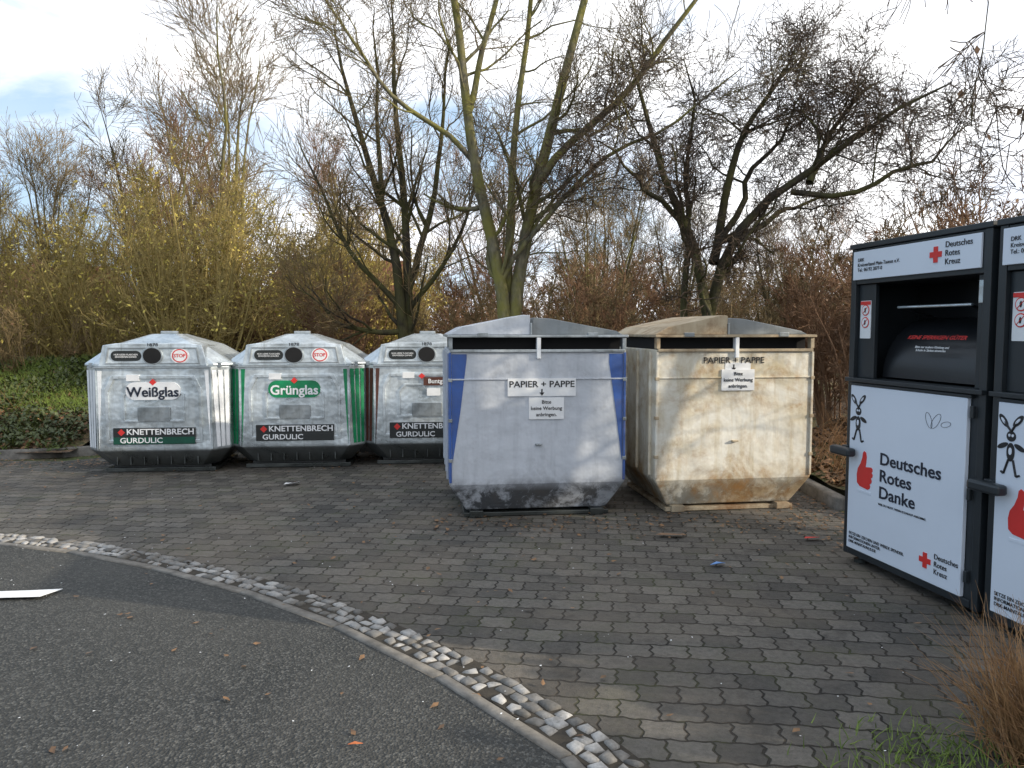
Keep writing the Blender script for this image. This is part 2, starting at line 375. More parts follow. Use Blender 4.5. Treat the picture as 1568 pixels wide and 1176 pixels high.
for (x,y,m,rz,s) in [(-5.5,13.4,H1,0,1.0),(-3.9,14.4,H2,2,1.05),(-7.6,14.5,H2,1,1.05),(-6.6,16.5,H1,3,1.1),(-9.9,15.5,H1,4,.95),(-4.6,16.2,H1,5,1.0),(-2.6,16,H2,.6,1.0)]:
    put('hazel_shrub',m,(x,y,.05),rz,s)
for (x,y,m,rz,s) in [(-7.6,20.5,T1,0.3,1.0),(-10.6,23,T3,1.2,.9),(-14.2,24,T1,3.5,.8),(-3.6,19,T2,2.8,.72),(-9.0,19,T2,.9,.72),
                     (-.4,21,T2,4,.72),(2.4,20,T3,2.2,.66),(4.6,21,T3,.5,.60),(8.2,22,T2,1.5,.55),(11.5,24,T3,2.5,.5),(-17.5,26,T3,.2,.8),(5.0,14.5,T3,3.3,.46),(1.7,16,T1,1.1,.5)]:
    put('bare_tree',m,(x,y,0),rz,s)
th=empty('background_thicket',(0,0,0)); rg=R(5); k=0
for row,(y,dx,hs) in enumerate([(16.5,2.0,.66),(21,2.3,.9),(29,2.9,1.2)]):
    x=-.8*y
    while x<.8*y:
        m=[S1,S2,S2,S3][rg.randint(4)]
        s=hs*rg.uniform(.75,1.2)
        put('thicket_%d'%k,m,(x+rg.uniform(-.5,.5),y+rg.uniform(-1,1),0),rg.uniform(0,6.28),s*1.25,th,s); k+=1
        x+=dx*rg.uniform(.7,1.2)
for (x,y,m,s) in [(-9.3,11.4,S1,.62),(-10.3,12.2,S2,.6),(-8.4,13.4,S2,.6),(-2.9,13.4,S1,.72),(-.8,13.4,S2,.66),(.7,12.8,S2,.74),(1.6,13.0,S1,.74),(3.7,12.6,S2,.74),(4.7,10.9,S1,.72),(4.7,9.6,S3,.78),(6.2,9.9,S1,.9),
                  (6.4,12,S2,1.0),(8,13,S1,1.05)]:
    put('bare_shrub',m,(x,y,.1),x*2.3,s)

# right tree: trunk outside the view, boughs reach into it
stF=fan(4,7.5,2.6,.10,44,.1,curve=.2)
stF+=[([(0,0,0),(0,0,2.0),(-1.2,.3,3.6),(-2.3,.6,4.7),(-3.1,.8,4.6),(-3.6,.9,4.1)],.06,.006),([(0,0,1.5),(-.9,.8,3.2),(-1.9,1.5,4.2),(-2.7,2.0,4.9),(-3.3,2.2,4.9)],.06,.006),([(0,0,1.8),(-.5,-.4,3.2),(-1.9,-.2,4.0),(-2.9,.2,4.1),(-3.5,.5,3.5)],.05,.005)]
pf,rf=guided(stF,12,4,.06)
lvF=[dict(n=9,t0=.35,ang=52,av=14,L=1.4,K=6,wig=.2,trop=-.02,rr=.5),
     dict(n=7,t0=.15,ang=45,av=16,L=.7,K=5,wig=.2,trop=-.06,rr=.5),
     dict(n=5,t0=.1,ang=42,av=18,L=.33,K=3,wig=.18,trop=-.06,rr=.6)]
put('bare_tree',treemesh('right_tree',pf,rf,lvF,[M['barkB'],M['twigB'],M['drylf']],14,.004,dict(p=.03,size=.06)),(6.9,4.7,0))

def leafblob(name,blobs,n,size,mat,seed,stems=None,loc=(0,0,0)):
    rng=R(seed); C=[]
    vol=np.array([b[3]*b[4]*b[5] for b in blobs])**.67; vol=vol/vol.sum()
    for b,v in zip(blobs,vol):
        m=int(n*v); d=nrm(rng.normal(0,1,(m,3)))*(rng.uniform(.55,1.05,(m,1)))
        C.append(np.array(b[:3])+d*np.array(b[3:6])+rng.normal(0,.04,(m,3)))
    C=np.concatenate(C); C=C[C[:,2]>.02]; V,F=leafquads(C,size,rng)
    mats=[M[mat]]; mi=np.zeros(len(F),int)
    if stems:
        p,r=guided(stems,8,seed); V2,F2=tubes(p,r,7); F2=F2+len(V); V=np.concatenate([V,V2]);F=np.concatenate([F,F2]); mats.append(M['barkB']); mi=np.r_[mi,np.ones(len(F2),int)]
    return fastobj(name,V,F,mats,loc=loc,mi=mi)
rg=R(18)
bl=[(rg.uniform(-1.9,1.9),rg.uniform(-2.6,2.8),rg.uniform(4.0,7.4),*(rg.uniform(.16,.32)*np.array([1,1,.75]))) for _ in range(30)]
leafblob('offscreen_dapple_tree',bl,5600,.10,'ivy',9,[([(0,0,0),(.1,0,3),(0,.2,7)],.16,.03),([(0,0,1.5),(.8,1,4),(1.2,2,6)],.07,.02),([(0,0,1.5),(-.6,-1,4),(-.9,-2,6)],.07,.02)],loc=(14,3.9,0))  # unseen tree added on the right to break sunlight into dapples
rg=R(8)
hb=[(rg.uniform(-.5,.5),rg.uniform(-4.5,1.6),rg.uniform(.4,2.1),.55,.55,.5) for _ in range(30)]
leafblob('offscreen_shade_hedge',hb,13000,.11,'ivy',10,loc=(5.8,1.0,0))  # unseen hedge added on the right to shade the foreground

# ---------------------------------------------------------------- ground
m,nt,b=newmat('grass_soil_ground'); co=objco(nt)
f=noise(nt,co,.35,6,.6); g=noise(nt,co,6,8,.7)
c=mixc(nt,ramp(nt,f,[(.4,(0,)),(.6,(1,))]),ramp(nt,g,[(.35,(.035,.025,.015)),(.7,(.12,.085,.05))]),ramp(nt,g,[(.35,(.03,.045,.012)),(.7,(.10,.13,.035))]))
nt.links.new(c,b.inputs['Base Color']); b.inputs['Roughness'].default_value=.95; bump(nt,b,g,.8,.05)
mkobj('ground',[(-400,-400,-.012),(400,-400,-.012),(400,600,-.012),(-400,600,-.012)],[(0,1,2,3)],m)

# paving
m,nt,b=newmat('interlocking_pavers'); co=objco(nt,rot=(0,0,rad(6)))
sp=N(nt,'ShaderNodeSeparateXYZ'); nt.links.new(co,sp.inputs[0])
wob=noise(nt,co,.9,3,.5); wob2=noise(nt,co,11,4,.65); wob3=noise(nt,objco(nt,(1,1,1),(0,0,1.)),10,4,.65)
tri=mth(nt,'PINGPONG',mth(nt,'ADD',sp.outputs[0],10.0),.0465)
tri2=mth(nt,'PINGPONG',mth(nt,'ADD',sp.outputs[1],10.0),.039)
y2=mth(nt,'ADD',mth(nt,'ADD',sp.outputs[1],mth(nt,'MULTIPLY',tri,.22)),mth(nt,'ADD',mth(nt,'MULTIPLY',wob,.09),mth(nt,'MULTIPLY',wob2,.026)))
x2=mth(nt,'ADD',mth(nt,'ADD',sp.outputs[0],mth(nt,'MULTIPLY',tri2,.42)),mth(nt,'ADD',mth(nt,'MULTIPLY',wob,.08),mth(nt,'MULTIPLY',wob3,.026)))
cb=N(nt,'ShaderNodeCombineXYZ'); nt.links.new(x2,cb.inputs[0]); nt.links.new(y2,cb.inputs[1])
br=N(nt,'ShaderNodeTexBrick'); br.offset=.5; nt.links.new(cb.outputs[0],br.inputs['Vector'])
for kk,v in (('Scale',1.),('Mortar Size',.0075),('Mortar Smooth',.7),('Bias',0.),('Brick Width',.186),('Row Height',.156)): br.inputs[kk].default_value=v
br.inputs['Color1'].default_value=(.078,.074,.068,1); br.inputs['Color2'].default_value=(.18,.168,.15,1); br.inputs['Mortar'].default_value=(.017,.014,.011,1)
f=noise(nt,co,34,8,.8); g=noise(nt,co,.6,6,.65,.7); g2=noise(nt,co,2.3,7,.72,.3)
c=mixc(nt,.85,br.outputs['Color'],ramp(nt,f,[(.28,(.3,)),(.72,(1.,))]),'MULTIPLY')
c=mixc(nt,ramp(nt,g,[(.42,(0,)),(.62,(.7,))]),c,mixc(nt,.5,c,(.20,.165,.125)))
c=mixc(nt,mth(nt,'MULTIPLY',ramp(nt,g2,[(.5,(0,)),(.64,(1,))]),mth(nt,'ADD',mth(nt,'MULTIPLY',br.outputs['Fac'],.6),.14)),c,(.06,.072,.02))
c=mixc(nt,ramp(nt,g2,[(.30,(.7,)),(.46,(0,))]),c,(.032,.029,.025))
nt.links.new(c,b.inputs['Base Color']); b.inputs['Roughness'].default_value=.8; b.inputs['Specular IOR Level'].default_value=.35
hh=mth(nt,'ADD',mth(nt,'MULTIPLY',br.outputs['Fac'],-1.),mth(nt,'MULTIPLY',f,.7)); hh=mth(nt,'ADD',hh,mth(nt,'MULTIPLY',g2,1.8))
bump(nt,b,hh,1.,.015)
M['pavers']=m

m,nt,b=newmat('asphalt'); co=objco(nt)
vo=N(nt,'ShaderNodeTexVoronoi'); vo.inputs['Scale'].default_value=85; nt.links.new(co,vo.inputs['Vector'])
sb=N(nt,'ShaderNodeSeparateColor'); nt.links.new(vo.outputs['Color'],sb.inputs[0])
f=noise(nt,co,120,3,.6); g=noise(nt,co,.6,7,.65,.6)
c=mixc(nt,ramp(nt,sb.outputs[0],[(.5,(0,)),(.97,(.7,)),(1.,(1,))]),(.040,.042,.041),(.17,.17,.16))
c=mixc(nt,ramp(nt,f,[(.38,(.7,)),(.6,(0,))]),c,(.012,.013,.013))
c=mixc(nt,ramp(nt,g,[(.38,(0,)),(.66,(.45,))]),c,(.08,.078,.071))
nt.links.new(c,b.inputs['Base Color']); b.inputs['Roughness'].default_value=.8; b.inputs['Specular IOR Level'].default_value=.3
bump(nt,b,vo.outputs['Distance'],1.,.008)
M['asphalt']=m

arc=np.array([(-12,5.9),(-9,6.25),(-6.5,6.25),(-5.2,6.08),(-3.93,5.79),(-2.996,5.454),(-2.078,4.946),(-1.377,4.47),(-.772,3.945),(-.25,3.396),(.043,3.028),(.212,2.789),(.45,2.3),(.62,1.7),(.7,.8),(.7,-1.5)])
def catmull(P,n=14):
    out=[]
    for i in range(1,len(P)-2):
        for t in np.linspace(0,1,n,endpoint=False):
            a,b_,c_,d=P[i-1],P[i],P[i+1],P[i+2]
            out.append(.5*((2*b_)+(-a+c_)*t+(2*a-5*b_+4*c_-d)*t*t+(-a+3*b_-3*c_+d)*t**3))
    return np.array(out)
A=catmull(arc,14)
def alr(P,step):
    d=np.r_[0,np.cumsum(np.linalg.norm(np.diff(P,axis=0),axis=1))]; t=np.arange(0,d[-1],step)
    return np.stack([np.interp(t,d,P[:,0]),np.interp(t,d,P[:,1])],1)
A=alr(A,.05)
def offs(P,w):
    T=nrm(np.gradient(P,axis=0)); return P+np.stack([-T[:,1],T[:,0]],1)*w
def strip(name,P,w0,w1,z,mat):
    a=offs(P,w0); b_=offs(P,w1); n=len(P)
    V=np.concatenate([np.c_[a,np.full(n,z)],np.c_[b_,np.full(n,z)]]); i=np.arange(n-1)
    return fastobj(name,V,np.stack([i,i+1,n+i+1,n+i],1),[mat])
pv=[tuple(p)+(-.006,) for p in A]
poly=pv+[(.7,-6,-.006),(7,-6,-.006),(4.2,2.0,-.006),(3.3,2.6,-.006),(4.4,3.0,-.006),(4.4,6.3,-.006),(3.02,6.5,-.006),(2.95,8.2,-.006),(3.1,10.3,-.006),(-4.8,10.3,-.006),(-5.7,9.6,-.006),(-8.5,9.65,-.006),(-12,9.65,-.006)]
mkobj('paved_area',poly,[tuple(range(len(poly)))],M['pavers'])
rd_=[tuple(p)+(0.,) for p in A]+[(.7,-12,0),(-40,-12,0),(-40,5.5,0)]
mkobj('asphalt_road',rd_,[tuple(range(len(rd_)))],M['asphalt'])
def blocks(name,P,w0,w1,z0,z1,length,gap,mat,jit=.0,seed=0,rows=1,bev=.004,rowgap=.008,wob=0,skip=0):
    rng=R(seed); d=np.r_[0,np.cumsum(np.linalg.norm(np.diff(P,axis=0),axis=1))]; tot=d[-1]; V=[];F=[]
    T=nrm(np.gradient(P,axis=0)); Nn=np.stack([-T[:,1],T[:,0]],1)
    def at(s,w):
        x=np.array([np.interp(s,d,P[:,0]),np.interp(s,d,P[:,1])]); n_=np.array([np.interp(s,d,Nn[:,0]),np.interp(s,d,Nn[:,1])]); return x+n_*w
    rw=(w1-w0)/rows
    for r in range(rows):
        s=rng.uniform(0,length)
        while s<tot-length:
            L=length*rng.uniform(1-jit,1+jit); a0=s+gap/2; a1=s+L-gap/2; b0=w0+r*rw+rowgap/2; b1=w0+(r+1)*rw-rowgap/2
            s+=L
            if rng.rand()<skip: continue
            zz=z1+rng.uniform(-1,1)*jit*.02
            q=[at(a0,b0),at(a1,b0),at(a1,b1),at(a0,b1)]; q=[p+rng.normal(0,wob,2) for p in q]; c_=sum(q)/4
            k=len(V)
            for p in q: V.append((*p,z0))
            for p in q: V.append((*p,zz-bev))
            for p in q: pp=p+(c_-p)*min(1,bev*1.6/np.linalg.norm(c_-p)); V.append((*pp,zz))
            for lvl in (0,4):
                for i in range(4): j=(i+1)%4; F.append((k+lvl+i,k+lvl+j,k+lvl+4+j,k+lvl+4+i))
            F.append((k+8,k+9,k+10,k+11))
    return fastobj(name,np.array(V),np.array(F),[mat])
m,nt,b=newmat('granite_setts'); ge=N(nt,'ShaderNodeNewGeometry'); co=objco(nt)
c=ramp(nt,ge.outputs['Random Per Island'],[(0,(.12,.115,.108)),(.4,(.27,.262,.25)),(1,(.50,.49,.475))])
c=mixc(nt,.6,c,ramp(nt,noise(nt,co,60,5,.7),[(.3,(.4,)),(.7,(1,))]),'MULTIPLY')
c=mixc(nt,ramp(nt,noise(nt,co,3,6,.7),[(.46,(0,)),(.62,(.75,))]),c,(.07,.062,.05))
nt.links.new(c,b.inputs['Base Color']); b.inputs['Roughness'].default_value=.8; bump(nt,b,noise(nt,co,45,4),.6,.006)
M['setts']=m
AV=A[(A[:,1]>.5)|(A[:,0]<0)]
blocks('concrete_edging',AV,.0,.065,-.05,.010,.9,.006,M['concrete'],.02,1)
M['joint']=simple('joint_sand',(.035,.029,.021),.95,0,.4,20,.4)
strip('sett_bedding',AV,.065,.275,.0,M['joint'])
blocks('granite_sett_strip',AV,.072,.268,-.04,.012,.078,.017,M['setts'],.28,2,rows=3,bev=.008,rowgap=.016,wob=.008,skip=.06)

def bed(name,x0,x1,y0,y1,hf,mat,st=.12):
    xs=np.arange(x0,x1+st,st); ys=np.arange(y0,y1+st,st); X,Y=np.meshgrid(xs,ys); Z=hf(X,Y)
    V=np.stack([X,Y,Z],-1).reshape(-1,3); w=len(xs); i=(np.arange(len(ys)-1)[:,None]*w+np.arange(w-1)[None]).ravel()
    return fastobj(name,V,np.stack([i,i+1,i+w+1,i+w],1),[mat],smooth=True)
def hz(X,Y):
    return .04*np.sin(X*2.1+Y)*np.cos(Y*1.7)+.025*np.sin(X*7.3)*np.sin(Y*6.1)
def hback(X,Y):
    lf=np.clip((-X-4.6)/1.5,0,1)
    return .08+np.clip((Y-10.5)*.10,0,.5)*(1-lf)+lf*np.clip((Y-9.9)*.30,0,1.0)+hz(X,Y)*np.clip((Y-9.7)*2,0,1)
m,nt,b=newmat('leaf_litter_soil'); co=objco(nt)
vo=N(nt,'ShaderNodeTexVoronoi'); vo.inputs['Scale'].default_value=22; nt.links.new(co,vo.inputs['Vector'])
sb=N(nt,'ShaderNodeSeparateColor'); nt.links.new(vo.outputs['Color'],sb.inputs[0])
c=ramp(nt,sb.outputs[0],[(0,(.025,.017,.011)),(.5,(.09,.055,.03)),(1,(.19,.12,.065))])
c=mixc(nt,ramp(nt,noise(nt,co,.9,4),[(.50,(0,)),(.62,(.75,))]),c,(.07,.09,.02))
nt.links.new(c,b.inputs['Base Color']); b.inputs['Roughness'].default_value=.9; bump(nt,b,vo.outputs['Distance'],.8,.03)
M['littersoil']=m
bed('planting_bed',-22,16,10.45,26,hback,m,.25)
bed('planting_bed',3.14,9,5.95,10.44,lambda X,Y:.09+np.clip((X-3.1)*.22,0,.5)+hz(X,Y),m)
bed('planting_bed',-16,-5.75,9.75,10.44,hback,m,.1)
KR=alr(np.array([(3.04,6.0),(3.03,7.0),(3.03,8.2),(3.03,9.6),(3.03,10.4)]),.1)
blocks('kerb',KR,-.06,.06,-.05,.11,1.0,.006,M['concrete'],.02,4,bev=.012)
KL=alr(np.array([(-16,9.7),(-11,9.7),(-6.1,9.68),(-5.6,10.35),(-4.,10.4),(3,10.4)]),.1)
blocks('kerb',KL,-.06,.06,-.05,.11,1.0,.006,M['concrete'],.02,5,bev=.012)

def flat_leaves(name,pts,zf,size,mat,seed,tilt=.35,lift=0):
    rng=R(seed); n=len(pts); a=rng.uniform(0,6.28,n); s=size*rng.uniform(.5,1.3,n)
    C=np.c_[pts,zf+.006+rng.uniform(0,.01,n)+rng.uniform(0,1,n)*lift]
    u=np.stack([np.cos(a),np.sin(a),rng.normal(0,tilt,n)*.6],1)*s[:,None]; v=np.stack([-np.sin(a),np.cos(a),rng.normal(0,tilt,n)*.6],1)*s[:,None]*.6
    V=np.stack([C-u,C-.3*u+v,C+u,C-.3*u-v],1); V[...,2]=np.maximum(V[...,2],(zf if np.isscalar(zf) else zf[:,None])+.002)
    return fastobj(name,V.reshape(-1,3),np.arange(4*n).reshape(-1,4),[M[mat]])
rg=R(77)
P=np.c_[rg.uniform(-7,3,560),rg.uniform(2.4,10.2,560)]
P2=np.c_[rg.uniform(2.4,3.0,420),rg.uniform(5.6,10,420)]; P3=np.c_[rg.uniform(-5.5,3,900),rg.normal(9.9,.35,900)]
P4=np.c_[rg.uniform(-9,-5,700),rg.normal(9.35,.25,700)]; P5=np.c_[rg.uniform(-.7,2.9,420),rg.normal(6.5,.22,420)]
flat_leaves('fallen_leaves',np.concatenate([P,P2,P3,P4,P5]),.0,.020,'litter',3)
x=rg.uniform(3.15,8,9000); y=rg.uniform(6,10.4,9000)
flat_leaves('fallen_leaves',np.c_[x,y],.09+np.clip((x-3.1)*.22,0,.5)+hz(x,y),.04,'drylf',4,.8)
x=rg.uniform(-10,4,9000); y=rg.uniform(9.9,13,9000); kp=(y>10.5)|(x<-5.9); x=x[kp];y=y[kp]
flat_leaves('fallen_leaves',np.c_[x,y],hback(x,y),.045,'drylf',5,.8,.05)
x=rg.uniform(-12,-5.3,26000); y=rg.uniform(9.85,13.,26000)
kp=(np.sin(x*2.3+1)*np.sin(y*2.9)+rg.normal(0,.35,len(x)))>-.25; kp&=(y>10.5)|(x<-5.8); x=x[kp];y=y[kp]
flat_leaves('ground_ivy',np.c_[x,y],hback(x,y),.032,'groundivy',8,1.,.2)
Pb=np.c_[rg.uniform(-4,1,110),rg.uniform(2.3,6,110)]
flat_leaves('pale_grit',np.concatenate([Pb,P[:200]+.3]),.0,.006,'white',6,.2)

def tuft(name,bases,h,n,mat,seed,spread=.3,w=.004,lean=(0,0)):
    rng=R(seed); P=np.repeat(np.array(bases,float),n,0); m_=len(P); P=P+np.c_[rng.normal(0,spread*.25,(m_,2)),np.zeros(m_)]
    D=np.c_[rng.normal(lean[0],spread,(m_)),rng.normal(lean[1],spread,(m_)),np.ones(m_)]; L=h*rng.uniform(.5,1.2,m_)
    path,r=grow(P,D,L,np.full(m_,w),5,.10,-.10,rng,.15); V,F=tubes(path,r,3)
    return fastobj(name,V,F,[M[mat]])
tuft('ornamental_grass',[(2.08,2.98,0),(2.2,2.8,0),(2.06,2.72,0),(2.26,3.0,0),(2.15,2.6,0),(2.0,2.85,0)],.52,190,'reed',3,.32,.003,(-.10,0))
tuft('weeds',[(rg.uniform(1.35,2.2),rg.uniform(2.45,2.9),0) for _ in range(50)],.08,16,'grassb',4,.6,.003)
tuft('weeds',[(rg.uniform(2.5,3.0),rg.uniform(2.6,3.4),0) for _ in range(20)],.12,14,'grassb',5,.5,.003)
gb=[(rg.uniform(-12,-5.9),rg.uniform(9.85,10.8)) for _ in range(60)]+[(rg.uniform(-9.5,-5.4),rg.uniform(11.2,13.4)) for _ in range(900)]
tuft('grass_verge',[(a,b_,float(hback(np.array(a),np.array(b_)))) for a,b_ in gb],.17,14,'grassb',6,.5,.006)
tuft('bramble_stems',[(rg.uniform(3.3,4.6),rg.uniform(7,10),.15) for _ in range(60)]+[(rg.uniform(-9.5,-7.2),rg.uniform(9.9,11.5),.15) for _ in range(40)],.8,6,'reed',7,.4,.004)

# ---------------------------------------------------------------- glass recycling banks
def glass_bank(loc,rz,stripe,kind,labelmat,txtmat):
    p=empty('glass_recycling_container',loc,rz)
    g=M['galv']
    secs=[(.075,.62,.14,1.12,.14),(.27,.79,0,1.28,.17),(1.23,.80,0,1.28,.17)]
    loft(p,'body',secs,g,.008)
    loft(p,'roof',[(1.232,.835,.03,1.31,.17),(1.262,.835,.03,1.31,.17),(1.47,.53,.10,1.05,.1),(1.60,.17,.42,.72,.05)],g,.01)
    prism(p,'inlet_panel',[(-.60,1.235),(.60,1.235),(.545,1.475),(.40,1.497),(-.40,1.497),(-.545,1.475)],.0,.6,g,.008)
    box(p,'ledge',-.64,.64,-.035,.03,1.213,1.234,M['galvd'],.004)
    box(p,'base_frame',-.62,.62,.16,1.12,.0,.045,M['galvd'])
    box(p,'base_core',-.55,.55,.22,1.06,.04,.09,M['blackp'],0)
    oc=[(-.53,.36),(.53,.36),(.53,.98),(.46,1.13),(-.46,1.13),(-.53,.98)]
    ring(p,'front_frame',oc,.035,-.022,.002,g)
    oc=[(-.34,.60),(.34,.60),(.34,.92),(.27,1.0),(-.27,1.0),(-.34,.92)]
    ring(p,'inner_frame',oc,.022,-.016,.002,g)
    prism(p,'emptying_hatch',rrect(0,.69,.36,.17,.02),-.02,.002,M['galvd'],.006)
    ring(p,'inlet_frame',[(-.52,1.262),(.52,1.262),(.49,1.452),(-.49,1.452)],.016,-.014,.002,M['galvd'])
    prism(p,'opening_rim',ell(0,1.355,.115,.103),-.02,.002,M['galvd'],.004)
    prism(p,'opening_shade_disc',ell(0,1.355,.100,.090),-.0225,-.0195,M['black'])  # solid black disc paints the dark inside of the hole
    prism(p,'notice_plate',rrect(-.29,1.355,.33,.115,.055),-.008,.002,M['blackp'])
    text(p,'notice_text','NUR LEERE FLASCHEN\nEINWERFEN DANKE',-.29,1.355,.026,M['white'],-.010,bold=.005)
    prism(p,'stop_sticker',ell(.30,1.355,.1,.09),-.008,.002,M['white'])
    prism(p,'sticker_red',ell(.30,1.355,.085,.076),-.010,-.0075,M['red'])
    prism(p,'sticker_inner',ell(.30,1.355,.072,.064),-.0115,-.0095,M['white'])
    text(p,'sticker_text','STOP',.30,1.355,.055,M['red'],-.0135,bold=.015)
    text(p,'number','1878',0,1.478,.05,M['txtblack'],-.004,bold=.01,sx=1.3)
    if kind!='Buntglas':
        prism(p,'label',rrect(0,.955,.60,.20,.095),-.024,.001,labelmat)
        prism(p,'logo',[(0,1.02),(.04,1.055),(0,1.095),(-.04,1.055)],-.027,-.0235,M['red'])
        text(p,'label_text',kind,0,.94,.155,txtmat,-.028,bold=.022)
    else:
        prism(p,'label',rrect(.14,1.03,.36,.10,.01),-.024,.001,M['brown'])
        prism(p,'logo',[(-.06,1.06),(-.02,1.095),(-.06,1.13),(-.10,1.095)],-.027,-.0,M['red'])
        text(p,'label_text','Buntglas',.14,1.03,.075,txtmat,-.028,bold=.015)
        prism(p,'label_small',rrect(.08,.90,.16,.09,.01),-.024,.001,M['white'])
    prism(p,'tear_slip',rrect(-.22,1.105,.14,.07,.004),-.026,-.0,M['white'])
    box(p,'operator_board',-.45,.45,-.030,.001,.345,.535,M['blackp'],.003)
    text(p,'operator_text','KNETTENBRECH',.07,.487,.092,M['white'],-.0325,bold=.02,sx=1.08)
    box(p,'operator_band',-.448,.448,-.034,-.0295,.350,.430,M['dgreen'] if kind=='Weißglas' else M['blackp'],.001)
    text(p,'operator_text2','GURDULIC',-.14,.390,.085,M['white'],-.036,bold=.014,sx=1.12)
    prism(p,'operator_logo',[(-.36,.445),(-.32,.485),(-.36,.525),(-.40,.485)],-.0335,-.0295,M['red'])
    for s in (-1,1):
        for k,(a0,a1) in enumerate([(.06,.30),(.38,.62),(.70,.94)]):
            V=[]
            for z,hw in ((.30,.791),(1.19,.80)):
                for a in (a0,a1):
                    if z<.5: a=.25+a*.75
                    x=s*(hw-.17+.17*a); y=.17*a; V.append((x+s*.003,y-.003,z))
            f=(0,1,3,2) if s>0 else (1,0,2,3)
            mkobj('stripe_%d_%d'%(s,k),V,[f],stripe,p)
        xs=[(s*.565,1.19),(s*.61,1.19),(s*.615,.30)]
        prism(p,'stripe_front',xs if s<0 else xs[::-1],-.004,.001,stripe)
    for s in (-1,1):
        box(p,'corner_rib',s*.632-.006,s*.632+.006,-.008,.03,.28,1.21,g,.002)
        box(p,'hinge_plate',s*.70-.03,s*.70+.03,.06,.16,1.22,1.275,M['galvd'],.004)
    for k in range(-3,4): box(p,'skirt_rib',k*.15-.006,k*.15+.006,.055,.10,.10,.235,M['galvd'],.002)
    box(p,'lifting_eye',-.10,.10,.54,.60,1.598,1.635,M['galvd'],.01)
    return p
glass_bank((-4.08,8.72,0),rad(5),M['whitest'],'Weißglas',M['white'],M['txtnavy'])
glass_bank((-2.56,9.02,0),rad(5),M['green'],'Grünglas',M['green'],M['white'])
glass_bank((-1.03,9.27,0),rad(5),M['brown'],'Buntglas',M['brown'],M['white'])

